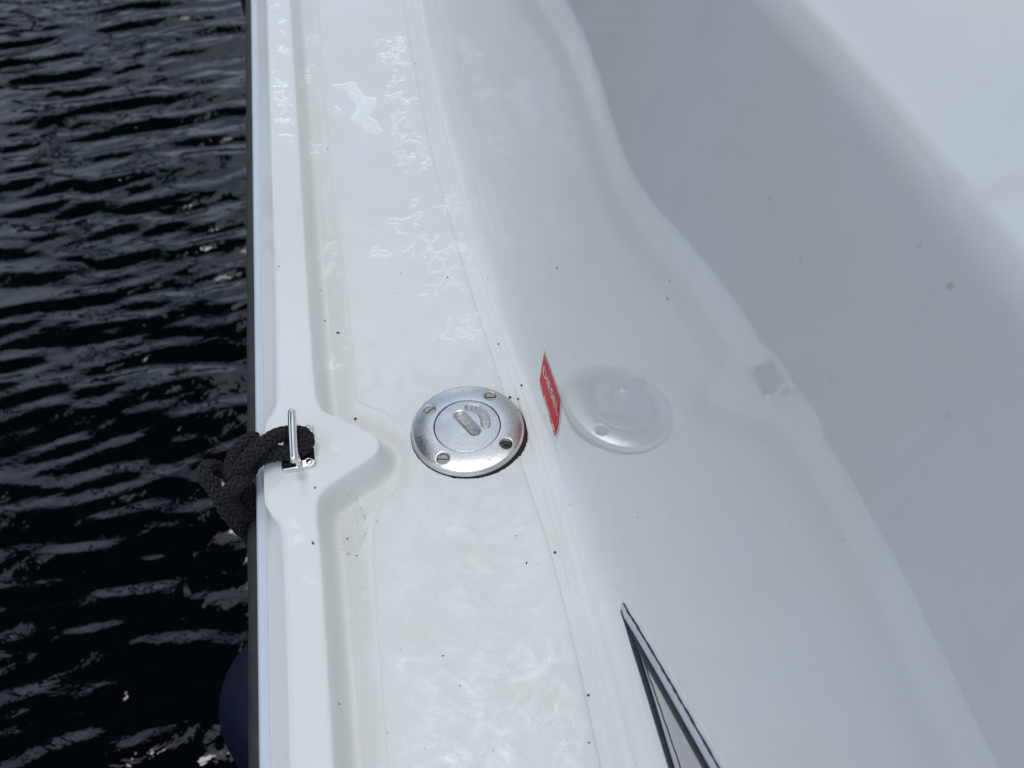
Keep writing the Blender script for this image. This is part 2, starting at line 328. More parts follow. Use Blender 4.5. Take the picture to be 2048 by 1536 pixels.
# ------------------------------------------------------------------ water
def axis(a, b, step, far, g=1.35):
    v = list(np.arange(a, b + step / 2, step)); s = step; x = v[-1]
    while x < far: s *= g; x += s; v.append(x)
    s = step; x = v[0]; lo = []
    while x > -far: s *= g; x -= s; lo.append(x)
    return np.array(lo[::-1] + v)
WL = -.92
wx = axis(-2.4, .1, .0090, 2500); wy = axis(.3, 4.2, .0080, 2500)
X, Y = np.meshgrid(wx, wy)
ph = lambda k, th, p: np.sin(k * (X * math.sin(th) + Y * math.cos(th)) + p)
wob = .9 * np.sin(X * 2.3 + 1.1) * np.sin(Y * 1.7 + .4) + .6 * np.sin(X * 4.9 + Y * 2.1) + .4 * np.sin(Y * 5.3 - X * 3.7 + 2)
Zw = np.zeros_like(X)
gr = np.random.default_rng(21)
for lam, a, spread, n in ((.30, .0030, .30, 3), (.105, .0024, .20, 6), (.060, .00125, .25, 6), (.035, .0003, .6, 6)):
    for i in range(n):
        k = 2 * math.pi / (lam * gr.uniform(.8, 1.25)); th = gr.normal(-.06, spread)
        Zw += a * gr.uniform(.5, 1.1) / math.sqrt(n) * 1.5 * np.sin(k * (X * math.sin(th) + Y * math.cos(th)) + gr.uniform(0, 6.3) + wob * gr.uniform(.5, 1.3))
fade = np.exp(-np.maximum(0, np.hypot(X + .8, Y - 2) - 4) / 2.5)
P = np.stack([X, Y, WL + Zw * fade], -1)
tag(gridmesh('water', P, M['sea']), 'dark rippled harbour water beside the boat', None, kind='structure')

# ------------------------------------------------------------------ unseen wooded shore, added for dark bands in the water's reflections
az = np.linspace(0, 2 * math.pi, 241); gh = np.random.default_rng(5); prof = 40 + sum(gh.uniform(3, 9) * np.sin(az * k + gh.uniform(0, 6.3)) for k in (2, 3, 5, 9, 14, 23)); prof[-1] = prof[0]
adf = (az + math.radians(8) + math.pi) % (2 * math.pi) - math.pi; prof = prof + 30 * np.exp(-(adf / .30)**2)
rows = [np.stack([r * np.sin(az), r * np.cos(az), -2 + prof * f], -1) for r, f in ((235, -.05), (240, .12), (262, .55), (290, .85), (330, 1.0), (420, .8), (520, -.05))]
tag(gridmesh('hills', np.array(rows), M['wood'], flip=True), 'unseen dark wooded hills added for the water to mirror', None, kind='structure')

# ------------------------------------------------------------------ boat: one moulding cut into its parts
boat = tag(empty('boat', (0, 0, 0)), 'white fibreglass boat with wet side deck, raised toe rail and glossy cabin side', 'boat')
ys = np.concatenate([np.arange(-.6, .1, .03), np.arange(.1, .40, .004), np.arange(.40, .60, .0016), np.arange(.60, 1.3, .005), np.arange(1.3, 3.01, .03)])
n = len(ys); xi, xo, xc = XI(ys), XO(ys), XC(ys)
cols = []
for t in (1, .96, .9, .8, .65, .5, .35, .22, .14, .08, .03): cols.append(xo + (XB - xo) * t)
for u in (0, .03, .07, .13, .22, .36, .5, .64, .78, .88, .95): cols.append(xo + (xi - xo) * u)
nC0 = len(cols)
for d in (0, .0004, .0008, .0012, .0017, .0022, .0028, .0034, .004, .0047, .0054, .0061, .0068, .0076, .0084, .0093, .0102, .0112, .0124, .014, .016, .018, .020, .0225, .025, .028, .031, .034): cols.append(xi + d)
nD0 = nC0 + 17
for u in np.linspace(0, 1, 14)[1:]: cols.append(xi + .034 + (xc - .012 - xi - .034) * u)
for e in (-.010, -.0082, -.0076, -.0072, -.0068, -.0064, -.006, -.0056, -.005, -.0040, -.0028, -.0022, -.0018, -.0014, -.001, -.0006, -.0002, .0004, .001, .002): cols.append(xc + e)
Xg = np.stack(cols, 1); Yg = np.repeat(ys[:, None], Xg.shape[1], 1); Zg = deckz(Xg, Yg)
nF0 = Xg.shape[1] - 1
ex, ez = [], []
for t in np.linspace(0, 1, 15)[1:]:
    a, b = fillet(ys, t); ex.append(a); ez.append(np.full(n, b))
ZT = .424
for z in np.linspace(ZF, ZT, 46)[1:]: ex.append(wallx(ys, z)); ez.append(np.full(n, z))
nH0 = nF0 + len(ex)
p0 = wallx(ys, ZT); p1 = wallx(ys, .434); p2 = p1 + .0045
for t in np.linspace(0, 1, 17)[1:]: ex.append((1-t)**2 * p0 + 2*t*(1-t) * p1 + t*t * p2); ez.append(np.full(n, (1-t)**2 * ZT + 2*t*(1-t) * .4345 + t*t * .4420))
for d, h in ((.02, .0285), (.04, .055), (.055, .072), (.075, .088), (.11, .102), (.20, .118), (.36, .130), (.6, .140)): ex.append(p2 + d); ez.append(np.full(n, .4420 + h))
Xg = np.concatenate([Xg, np.stack(ex, 1)], 1); Zg = np.concatenate([Zg, np.stack(ez, 1)], 1); Yg = np.repeat(ys[:, None], Xg.shape[1], 1)
S = np.stack([Xg, Yg, Zg], -1); NS = gridnormals(S)
def cut(name, a, b, mat): return gridmesh(name, S[:, a:b+1], mat, boat, normals=NS[:, a:b+1])
toe_rail = cut('toe_rail', 0, nD0, M['gel'])
deck = cut('deck', nD0, nF0, M['deck'])
cabin_side = cut('cabin_side', nF0, nH0, M['gel'])
cabin_roof = cut('cabin_roof', nH0, S.shape[1] - 1, M['gel'])

# non-skid panels: slightly proud sheets with soft edges, forward and aft of the filler
def panel(name, left, right, y0, y1, parent):
    """left/right: lists of (y, x); a soft edged raised sheet between them"""
    yy = np.arange(y0, y1 + .0005, .003); l = np.interp(yy, *zip(*sorted(left))); r = np.interp(yy, *zip(*sorted(right)))
    us = np.concatenate([[0, .0006, .0012, .002], np.full(1, .0045)]); rows = []
    for i, y in enumerate(yy):
        w = r[i] - l[i]; e = np.minimum(us, w / 2); xs = np.concatenate([l[i] + e, l[i] + np.linspace(e[-1], w - e[-1], 26)[1:-1], r[i] - e[::-1]])
        hh = np.array([-.0006, .0000, .0005, .0008, .0010]); h = np.concatenate([hh, np.full(24, .0010), hh[::-1]])
        fe = min(1, (min(y - y0, y1 - y) + 1e-6) / .003); h = np.where(h > 0, h * fe, h) - (1 - fe) * .0006
        rows.append(np.stack([xs, np.full(len(xs), y), h], -1))
    P = np.array(rows); P[..., 2] += np.maximum(deckz(P[..., 0], P[..., 1]), -.003)
    return gridmesh(name, P, M['nonskid'], parent)
capC = (.0325, .5045)
LEFT = [(-.3, -.0553), (.2521, -.0551), (.3704, -.0527), (.424, -.0504), (.437, -.047), (.449, -.0417), (.4666, -.0249), (.478, -.0175), (.515, -.0175), (.5223, -.0194), (.5359, -.0301), (.5506, -.0500), (.556, -.0532), (.6, -.0535), (.6732, -.0533), (.8552, -.0560), (1.204, -.0537), (3.2, -.0537)]
RIGHT = [(-.3, .0740), (.2279, .0768), (.2931, .0778), (.3458, .0772), (.3953, .0758), (.4315, .0726), (.4651, .0695), (.5, .0688), (.5532, .0675), (.5936, .0640), (.6764, .0580), (.7616, .0535), (.8494, .0486), (1.0452, .0485), (1.1802, .0511), (3.2, .1)]
panel('nonskid_panel', LEFT, RIGHT, -.3, 2.0, deck)

# white joint trim and black rub rail outboard of the toe rail, hull below
def extrude_y(prof, y0=-.6, y1=3.0, ny=2):
    mb = MB(); rings = [[(x, y, z) for x, z in prof] for y in np.linspace(y0, y1, ny)]; mb.loft(rings); return mb
sharp(extrude_y([(-.1222, .0060), (-.1232, .0068), (-.1300, .0060), (-.1322, .0040), (-.1326, -.012), (-.1222, -.012)]).build('joint_trim', M['trim'], boat), 50)
rubp = [(-.1240, -.0130), (-.1300, -.0125), (-.1390, -.0150), (-.1440, -.0200), (-.1460, -.0290), (-.1440, -.0390), (-.1380, -.0450), (-.1240, -.0470)]
mb = MB(); rings = []; g2 = np.random.default_rng(3); yr = np.arange(-.6, 3.0, .012); dn = np.convolve(g2.normal(0, .0006, len(yr)), [.2, .3, .3, .2], 'same'); dn += np.where(g2.random(len(yr)) < .05, .0009, 0)
for k, y in enumerate(yr): rings.append([(x + (dn[k] if x < -.128 else 0), y, z + (dn[k] * .5 if x < -.128 else 0)) for x, z in rubp])
mb.loft(rings); sharp(mb.build('rub_rail', M['rubber'], boat), 60)
sharp(extrude_y([(-.1238, -.0128), (-.126, -.05), (-.120, -.30), (-.095, -.70), (-.05, -1.2), (.6, -1.2), (.6, -.9), (-.02, -.0128)]).build('hull_side', M['gel'], boat), 40)

# cabin window: a wedge that opens aft, its frame standing 6 mm proud of the cabin side
win = empty('window'); win.parent = boat
def along(y0, y1, zf, prof, nseg, name, mat, taper=None):
    """sweep a small (outboard, up) profile along the cabin side at height zf(y)"""
    mb = MB(); rings = []
    for y in np.linspace(y0, y1, nseg):
        k = 1.0 if taper is None else taper(y); rings.append([(wallsx(y, zf(y) + v) - u, y, zf(y) + v) for u, v in [(a * k if a > 0 else a, b * k) for a, b in prof]])
    mb.loft(rings); return sharp(mb.build(name, mat, win), 50)
zu = lambda y: .0278 + (.3214 - y) * .517
zl = lambda y: .0192 + (.3185 - y) * .040
tip = lambda y: min(1.0, .55 + (.3222 - y) / .010 * .45)
along(.3218, -.25, zu, [(.0013, 0), (.0021, -.0007), (.0023, -.0070), (.0012, -.0086), (-.001, -.0086), (-.001, 0)], 60, 'frame', M['alu'], tip)
along(.312, -.25, lambda y: zu(y) - .0086, [(.0012, 0), (.0022, -.0020), (.0022, -.0070), (.0008, -.0110), (-.001, -.0110), (-.001, 0)], 60, 'gasket', M['gasket'], lambda y: min(1.0, .2 + (.312 - y) / .03 * .8))
along(.3205, -.25, zl, [(.0006, -.001), (.0016, .0008), (.0015, .0066), (.0003, .0082), (-.001, .0082), (-.001, -.001)], 60, 'gasket', M['gasket'], lambda y: min(1.0, .3 + (.3205 - y) / .03 * .7))
along(.3235, -.25, lambda y: zu(y) + .0012, [(.0010, 0), (.0008, .0014), (.0004, .0050), (-.001, .0054), (-.001, 0)], 90, 'sealant', M['seal'], lambda y: tip(y) * (1 + .14 * math.sin(y * 310) + .1 * math.sin(y * 733)))
along(.3210, -.25, lambda y: zu(y) + .0001, [(.0017, 0), (.0016, .0011), (-.001, .0011), (-.001, 0)], 200, 'gap', M['black'], lambda y: tip(y) * (1.05 + .12 * math.sin(y * 510) * math.sin(y * 187) + .12 * math.sin(y * 1410)))
rows = []
for y in np.linspace(.294, -.25, 40):
    a, b = zl(y) + .006, max(zu(y) - .016, zl(y) + .0065); rows.append([(wallsx(y, z) - .0006, y, z) for z in np.linspace(a, b, 12)])
gridmesh('pane', np.array(rows), M['glass'], win)
along(.277, -.25, lambda y: zl(y) + .0105 + (.277 - y) * .10 + .0004 * math.sin(y * 420), [(.0010, 0), (.0010, .0006), (.0003, .0006), (.0003, 0)], 90, 'crack', M['black'])

# ------------------------------------------------------------------ fuel filler on the side deck
filler = tag(empty('fuel_filler', (capC[0], capC[1], .0011)), 'round worn aluminium fuel filler cap screwed to the white deck', 'filler cap')
Z0 = .0011
def polar(rs, nth, zf):
    th = np.arange(nth + 1) / nth * 2 * math.pi; R, T = np.meshgrid(rs, th); x = R * np.cos(T); y = R * np.sin(T); return np.stack([x + capC[0], y + capC[1], zf(x, y, R) + Z0], -1)
SCR = [(140.2 - 90 * i) * math.pi / 180 for i in range(4)]; SR = .0352; SH = .0048
def flz(x, y, R):
    z = .0078 - .0028 * np.clip((R - .0265) / .0165, 0, 1)**2
    z = np.where(R > .0425, .0050 - .0018 * np.clip((R - .0425) / .0016, 0, 1)**2, z)
    z = np.where(R > .04435, .0028 - np.clip((R - .0443) / .0004, 0, 1) * .0034, z)
    z = np.where(R < .0263, z - np.clip((.0263 - R) / .0004, 0, 1) * .003, z)
    for a in SCR:
        d = np.hypot(x - SR * math.cos(a), y - SR * math.sin(a)); z = z - .0040 * np.clip((SH - d) / .0003, 0, 1) - .0003 * np.clip((SH + .0006 - d) / .0006, 0, 1)
    return z
rs = np.concatenate([np.linspace(.0250, .0266, 9), np.arange(.0270, .0425, .00026), np.linspace(.0425, .0450, 16)])
gridmesh('flange', polar(rs, 560, flz), M['cast'], filler, flip=True)
sl0, sl1 = np.array([-.0044, .0112]), np.array([.0050, -.0062])
def seg(x, y, a, b):
    d = b - a; t = np.clip(((x - a[0]) * d[0] + (y - a[1]) * d[1]) / (d @ d), 0, 1); return np.hypot(x - a[0] - t * d[0], y - a[1] - t * d[1]), t
cres = [(.0045, .0178), (.0095, .0155), (.0135, .0105), (.0150, .0045), (.0145, -.002)]
def cresd(x, y):
    out = np.full(x.shape, 1.0); tt = np.zeros(x.shape)
    for k in range(len(cres) - 1):
        d, t = seg(x, y, np.array(cres[k]), np.array(cres[k+1])); tt = np.where(d < out, k + t, tt); out = np.minimum(out, d)
    return out, tt
def slotdepth(x, y):
    d, u = seg(x, y, sl0, sl1); w = np.clip((.0056 - d) / .0038, 0, 1); return w * w * (3 - 2 * w), u
def lidz(x, y, R):
    z = .0082 - .0010 * (R / .0258)**2; z = np.where(R > .0252, z - .0006 * np.clip((R - .0252) / .0006, 0, 1)**2, z); z = np.where(R > .0258, z - np.clip((R - .0258) / .0002, 0, 1) * .004, z)
    s, u = slotdepth(x, y); z = z - .0040 * s * (.45 + .55 * np.clip(u, 0, 1))
    d, t = cresd(x, y); c = np.clip((.0040 - d) / .0012, 0, 1); z = z - .0012 * c + .0007 * c * (np.sin(t * 2 * math.pi * 1.6) > .35) * (d < .0026)
    return z
rs = np.concatenate([[.00005], np.arange(.0004, .0250, .00028), np.linspace(.0250, .0261, 10)])
LP = polar(rs, 420, lidz)
lx, ly = LP[..., 0] - capC[0], LP[..., 1] - capC[1]; sdp = slotdepth(lx, ly); dep = np.clip(np.maximum(sdp[0] * (.55 + .45 * sdp[1]), .45 * np.clip((.0040 - cresd(lx, ly)[0]) / .0014, 0, 1)), 0, 1)  # dull recess metal, with the slot's shading put into its colour
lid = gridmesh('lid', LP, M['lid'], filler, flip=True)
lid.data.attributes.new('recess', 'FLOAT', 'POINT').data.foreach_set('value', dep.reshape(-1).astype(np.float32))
for i, a in enumerate(SCR):
    cx, cy = capC[0] + SR * math.cos(a), capC[1] + SR * math.sin(a); sa = [math.radians(38), math.radians(-8), math.radians(-30), math.radians(-14)][i]; r = .0044; zt = Z0 + .0050 if i != 2 else Z0 + .0042
    mb = MB(); ca, sn = math.cos(sa), math.sin(sa)
    def halfd(sg):
        w = .00055; pts = []
        for t in np.linspace(math.asin(w / r), math.pi - math.asin(w / r), 15): pts.append((r * math.cos(t), sg * r * math.sin(t)))
        return [(cx + x * ca - y * sn, cy + x * sn + y * ca) for x, y in pts]
    for sg in (1, -1):
        h = halfd(sg); h = h if sg > 0 else h[::-1]; nn = len(h)
        c0 = np.mean(h, 0); top = [tuple(c0 + (np.array(p) - c0) * .92) for p in h]
        mb.loft([[(x, y, zt - .0016) for x, y in h], [(x, y, zt - .0003) for x, y in h], [(x, y, zt) for x, y in top]])
    ring = [(cx + r * math.cos(t), cy + r * math.sin(t)) for t in np.linspace(0, 2 * math.pi, 25)[:-1]]
    mb.loft([[(x, y, zt - .0022) for x, y in ring], [(x, y, zt - .0012) for x, y in ring]])
    s = sharp(mb.build('screw', M['darkscrew'] if i == 2 else M['screw'], filler), 40)
    if i == 2: s['label'] = 'blackened corroded screw'
# black perished sealant squeezed out round the flange, thick on the inboard and aft sides
th = np.linspace(0, 2 * math.pi, 361); rows = []
jag = np.interp(np.arange(361), np.arange(0, 361), np.convolve(rng.normal(0, 1, 363), [.25, .5, .25], 'same')[1:362]); jag[-1] = jag[0]
wth = .0003 + .0029 * np.clip(np.cos(th - math.radians(-38)), 0, 1)**2.2 + .0003 * np.abs(jag) + .0005 * np.abs(jag) * np.clip(np.cos(th - math.radians(-50)), 0, 1)
for f, zz in ((-.0006, .0019), (.35, .0015), (.7, .0007), (1.0, -.0012)):
    R = .0446 + (f if f < 0 else f * wth); rows.append(np.stack([capC[0] + R * np.cos(th), capC[1] + R * np.sin(th), np.full(361, Z0 + zz - .0006)], -1))
gridmesh('perished_sealant', np.array(rows), M['black'], filler)

# ------------------------------------------------------------------ red DIESEL sticker on the cabin side
ST = dict(TL=(.5247, .0568), TR=(.4820, .0499), BR=(.4760, .0112), BL=(.5268, .0202))
def stk(u, v, off):
    y = (1-v) * ((1-u) * ST['BL'][0] + u * ST['BR'][0]) + v * ((1-u) * ST['TL'][0] + u * ST['TR'][0])
    z = (1-v) * ((1-u) * ST['BL'][1] + u * ST['BR'][1]) + v * ((1-u) * ST['TL'][1] + u * ST['TR'][1])
    return (wallsx(y, z) - off, y, z)
stick = tag(empty('fuel_sticker', stk(.5, .5, 0)), 'red sticker reading DIESEL on the white cabin side beside the filler cap', 'sticker')
def patch(name, u0, u1, v0, v1, off, mat, k=14):
    P = np.array([[stk(u, v, off) for u in np.linspace(u0, u1, k)] for v in np.linspace(v0, v1, k)]); mb = MB(); V = P.reshape(-1, 3); F = gridfaces(k, k)
    return mesh(name, V, F, mat, stick)
patch('backing', -.035, 1.035, -.035, 1.035, .00035, M['white_print'])
patch('red_panel', 0, 1, .10, 1, .00055, M['red'])
def letters(word, u0, u1, v0, v1, off):
    cu = bpy.data.curves.new('t', 'FONT'); cu.body = word; cu.resolution_u = 4; ob = bpy.data.objects.new('t', cu); COL.objects.link(ob)
    dg = bpy.context.evaluated_depsgraph_get(); me = ob.evaluated_get(dg).to_mesh(); V = np.array([v.co[:] for v in me.vertices]); F = [tuple(p.vertices) for p in me.polygons]
    ob.evaluated_get(dg).to_mesh_clear(); bpy.data.objects.remove(ob); bpy.data.curves.remove(cu)
    mn, mxx = V.min(0), V.max(0); U = (V - mn) / np.maximum(mxx - mn, 1e-6)
    return [stk(u0 + (u1 - u0) * a[0], v0 + (v1 - v0) * a[1], off) for a in U], F
V_, F_ = letters('DIESEL', .09, .93, .50, .75, .00085)
mesh('lettering', V_, F_, M['white_print'], stick, smooth=False)
mb = MB(); u = .04
while u < .95:
    w = random.choice((.012, .018, .028, .04)); h0, h1 = (.015, .085) if random.random() < .8 else (.03, .07)
    mb.add([stk(u, h0, .0006), stk(min(u + w, .97), h0, .0006), stk(min(u + w, .97), h1, .0006), stk(u, h1, .0006)], [(0, 1, 2, 3)]); u += w + random.choice((.012, .018, .025))
mb.build('fine_print', M['red'], stick, smooth=False)

# ------------------------------------------------------------------ chrome pad eye on the toe rail
eye = tag(empty('pad_eye', (-.097, .495, .022)), 'polished steel strap eye bolted to the bulge of the toe rail', 'pad eye')
def rrect(cx, cy, hx, hy, r, k=6):
    pts = []
    for qx, qy, a0 in ((1, 1, 0), (-1, 1, 90), (-1, -1, 180), (1, -1, 270)):
        for i in range(k + 1):
            a = math.radians(a0 + 90 * i / k); pts.append((cx + qx * (hx - r) + r * math.cos(a), cy + qy * (hy - r) + r * math.sin(a)))
    return pts
mb = MB(); o1 = rrect(-.0965, .4955, .0130, .0205, .0045); o2 = rrect(-.0965, .4955, .0122, .0197, .0040)
mb.loft([[(x, y, .0215) for x, y in o1], [(x, y, .0246) for x, y in o1], [(x, y, .0256) for x, y in o2]]); sharp(mb.build('base_plate', M['chrome'], eye), 50)
def tube(mb, pts, rad, k=12, flat=1.0):
    pts = [Vector(p) for p in pts]; rings = []; up = Vector((1, 0, 0))
    for i, p in enumerate(pts):
        t = (pts[min(i+1, len(pts)-1)] - pts[max(i-1, 0)]).normalized(); a = (up - up.dot(t) * t).normalized(); b = t.cross(a); r = rad[i] if isinstance(rad, (list, tuple, np.ndarray)) else rad
        rings.append([tuple(p + a * (r * flat * math.cos(q)) + b * (r * math.sin(q))) for q in np.linspace(0, 2 * math.pi, k + 1)[:-1]])
    mb.loft(rings)
mb = MB(); yb = np.concatenate([[.4668, .4670, .4676, .4688], np.linspace(.4705, .5130, 16), [.5147, .5159, .5165, .5167]]); rb = np.array([.0006, .0016, .0023, .0028] + [.0030] * 16 + [.0028, .0023, .0016, .0006])
tube(mb, [(-.0966, y, .0440 + .0012 * math.sin(math.pi * (y - .4668) / .05)) for y in yb], rb, 16, 1.08); mb.build('bar', M['chrome'], eye)
for y in (.4800, .5070):
    mb = MB(); tube(mb, [(-.0966, y, z) for z in (.0240, .0252, .0270, .0330, .0400, .0435)], [.0045, .0036, .0028, .0026, .0027, .0030], 14); mb.build('leg', M['chrome'], eye)
for sy in (.4795, .5115):
    mb = MB(); tube(mb, [(-.0885, sy, .0250), (-.0885, sy, .0262), (-.0885, sy, .0268), (-.0885, sy, .0269)], [.0026, .0026, .0018, .0004], 14); sharp(mb.build('screw', M['chrome'], eye), 50)

# ------------------------------------------------------------------ braided rope through the eye
RP = [(-.152, .462, -.34), (-.152, .468, -.20), (-.150, .474, -.10), (-0.1490, 0.4740, -0.05), (-0.15, 0.4629, -0.018), (-0.1549, 0.4668, -0.002), (-0.1614, 0.4789, 0.01), (-0.1678, 0.4883, 0.018), (-0.1656, 0.5016, 0.010),
      (-0.1572, 0.5043, -0.002), (-0.1481, 0.4973, -0.006), (-0.1400, 0.4873, -0.008), (-0.1385, 0.4772, -0.012), (-0.1430, 0.4680, -0.014), (-0.1492, 0.4664, 0.002), (-0.1502, 0.4674, 0.018), (-0.1410, 0.4690, 0.026),
      (-0.1345, 0.4810, 0.022), (-0.1300, 0.4900, 0.021), (-0.119, 0.4895, 0.0285), (-0.1063, 0.4872, 0.0315), (-0.0955, 0.4868, 0.0318), (-0.0885, 0.4925, 0.0325), (-0.0905, 0.4995, 0.034), (-0.0992, 0.5020, 0.034),
      (-0.1082, 0.4990, 0.038), (-0.118, 0.4891, 0.0425), (-0.1267, 0.4832, 0.041), (-0.1352, 0.4791, 0.034), (-0.1455, 0.4837, 0.014), (-0.1524, 0.4976, 0.004), (-0.1477, 0.5115, 0.006), (-0.1395, 0.5171, 0.012),
      (-0.1330, 0.5202, 0.013), (-0.134, 0.525, 0.002), (-0.139, 0.5292, -0.015), (-0.147, 0.5240, -0.035), (-.151, .508, -.034), (-.150, .490, -.028), (-.144, .474, -.034), (-.140, .462, -.05)]
def catmull(P, per=24):
    P = np.array(P, float); P = np.vstack([2*P[0]-P[1], P, 2*P[-1]-P[-2]]); out = []
    for i in range(1, len(P) - 2):
        for t in np.arange(per) / per: out.append(.5 * ((2*P[i]) + (-P[i-1]+P[i+1])*t + (2*P[i-1]-5*P[i]+4*P[i+1]-P[i+2])*t*t + (-P[i-1]+3*P[i]-3*P[i+1]+P[i+2])*t**3))
    out.append(P[-2]); return np.array(out)
def resample(P, step):
    s = np.concatenate([[0], np.cumsum(np.linalg.norm(np.diff(P, axis=0), axis=1))]); q = np.arange(0, s[-1], step); return np.stack([np.interp(q, s, P[:, k]) for k in range(3)], -1), q
def frames(P):
    T = np.gradient(P, axis=0); T /= np.linalg.norm(T, axis=1, keepdims=True); A = np.zeros_like(T); a = np.cross(T[0], [0, 0, 1.]); a = a if np.linalg.norm(a) > .1 else np.array([1., 0, 0])
    for i in range(len(P)): a = a - (a @ T[i]) * T[i]; a = a / np.linalg.norm(a); A[i] = a
    return T, A, np.cross(T, A)
def braid(name, path, R, parent, nst=8, pitch=.040, step=.0006):
    P, s = resample(catmull(path), step); T, A, Bn = frames(P); V = []; F = []; k = 8; off = 0
    phi = 2 * math.pi * s / pitch
    for dirn in (1, -1):
        for i in range(nst):
            th = dirn * phi + 2 * math.pi * i / nst; r = R * .80 + dirn * R * .15 * np.cos(math.pi * i + dirn * nst * phi / 2 - math.pi / 4) + rng.normal(0, .00006)
            rad = A * np.cos(th)[:, None] + Bn * np.sin(th)[:, None]; C = P + rad * r[:, None]; t = np.gradient(C, axis=0); t /= np.linalg.norm(t, axis=1, keepdims=True); w = np.cross(t, rad); w /= np.linalg.norm(w, axis=1, keepdims=True)
            q = np.arange(k) / k * 2 * math.pi; hw, ht = R * .255, R * .17
            ring = C[:, None] + w[:, None] * (hw * np.cos(q))[None, :, None] + rad[:, None] * (ht * np.sin(q))[None, :, None]
            V.append(ring.reshape(-1, 3)); F.append(gridfaces(len(P), k, off, True)); off += len(P) * k
    core = P[:, None] + (A[:, None] * np.cos(q)[None, :, None] + Bn[:, None] * np.sin(q)[None, :, None]) * R * .70
    V.append(core.reshape(-1, 3)); F.append(gridfaces(len(P), k, off, True))
    return mesh(name, np.concatenate(V), np.concatenate(F), M['cotton'], parent)
rope = tag(braid('fender_rope', RP, .0057, None), 'charcoal braided rope knotted through the steel eye and hanging over the rail', 'rope')

# ------------------------------------------------------------------ fenders hanging against the hull
def fender(loc, R, H, label):
    f = tag(empty('fender', loc), label, 'fender', 'navy fenders along the hull'); cx, cy, cz = loc; th = np.linspace(0, 2 * math.pi, 49); rows = []
    prof = [(.012, .02), (.020, .018), (.030, .004)] + [(R * math.sin(a), -R * .8 * (1 - math.cos(a)) ) for a in np.linspace(.42, math.pi / 2, 14)] + [(R, -R * .8 - h) for h in np.linspace(.02, H, 8)] + [(R * math.cos(a), -R * .8 - H - R * .8 * math.sin(a)) for a in np.linspace(.1, math.pi / 2 - .05, 12)]
    for r, z in prof: rows.append(np.stack([cx + r * np.cos(th), cy + r * np.sin(th), np.full(49, cz + z)], -1))
    gridmesh('body', np.array(rows), M['fender'], f, flip=True)
    mb = MB(); tube(mb, [(cx + .011 * math.cos(a), cy, cz + .022 + .013 * math.sin(a)) for a in np.linspace(0, math.pi, 13)], .005, 10); mb.build('eye', M['fender'], f); return f
fender((-.2385 + .085, .468, -.27), .088, .30, 'navy blue fender hanging below the knotted rope')
fender((-.200, 2.42, -.27), .088, .30, 'navy blue fender showing at the top edge past the rub rail')

# ------------------------------------------------------------------ water lying on the deck
def film(x0, x1, y0, y1, step, field, hmax):
    xs = np.arange(x0, x1, step); yv = np.arange(y0, y1, step); Xf, Yf = np.meshgrid(xs, yv); f = field(Xf, Yf, Xf.shape, step); h = hmax * np.sqrt(np.clip(f, 0, 1)); keep = (f[:-1, :-1] > 0) | (f[1:, 1:] > 0) | (f[1:, :-1] > 0) | (f[:-1, 1:] > 0)
    base = deckz(Xf, Yf); inpan = (Xf > np.interp(Yf, *zip(*LEFT))) & (Xf < np.interp(Yf, *zip(*RIGHT))); base = base + np.where(inpan, .0010, 0)
    k = np.ones(9) / 9
    base = np.apply_along_axis(lambda v: np.convolve(np.pad(v, 4, mode='edge'), k, 'valid'), 1, base)
    return np.stack([Xf, Yf, base + np.where(f > 0, .00012 + h, -.0004)], -1), keep
def polyd(x, y, pts):
    out = np.full(x.shape, 1.0)
    for a, b in zip(pts[:-1], pts[1:]): out = np.minimum(out, seg(x, y, np.array(a), np.array(b))[0])
    return out
def worms(seed, cell, wid):
    def f(shape, step):
        c = cell / step; n = lattice(shape, c, seed) + .45 * lattice(shape, c * .45, seed + 1); br = lattice(shape, c * 1.7, seed + 2); return (wid - np.abs(n)) / wid * 1.0, br
    return f
FILMS = []
def region(x0, x1, y0, y1, seed, cell, wid, thr, hmax, step=.0006, soft=.008):
    def fld(x, y, sh, st):
        w, br = worms(seed, cell, wid)(sh, st); edge = np.minimum.reduce([x - x0, x1 - x, y - y0, y1 - y]) / soft; return np.minimum(np.minimum(w, (br - thr) * 1.2), edge * .8 - .1 + .5 * lattice(sh, .006 / st, seed + 5))
    FILMS.append(film(x0, x1, y0, y1, step, fld, hmax))
streak = [(-.0255, 1.005), (-.0185, .985), (-.0155, .965), (-.0150, .945), (-.0080, .925), (-.0010, .915)]
FILMS.append(film(-.045, .015, .89, 1.03, .0006, lambda x, y, sh, st: (.0075 - polyd(x, y, streak) * (1 + .55 * lattice(sh, .012 / st, 3)) - .0035 * np.clip((.945 - y) / .03, 0, 1)) / .0045, .0018))
region(.008, .047, .84, 1.10, 11, .0062, 0.258, -.2, .0010)
region(-.050, .030, .70, .80, 15, .014, 0.150, .15, .0012)
region(-.046, .030, .66, .70, 20, .012, 0.170, .2, .0011)
region(.018, .066, .60, .80, 23, .010, 0.238, -.1, .0008)
region(.000, .074, .23, .43, 31, .0062, 0.204, -.35, .0007)
region(-.050, .070, .21, .33, 61, .0050, 0.177, .0, .0006)
region(-.045, .020, .23, .40, 37, .012, 0.136, .45, .0009)
region(-.107, -.088, .35, .45, 41, .010, 0.190, .1, .0011)
region(-.120, -.050, .455, .53, 43, .012, 0.163, .3, .0009)
region(-.106, -.086, .88, 1.25, 47, .0075, 0.272, -.1, .0013)
region(-.075, -.056, .58, 1.20, 53, .012, 0.170, .5, .0009)
V_, F_, off = [], [], 0
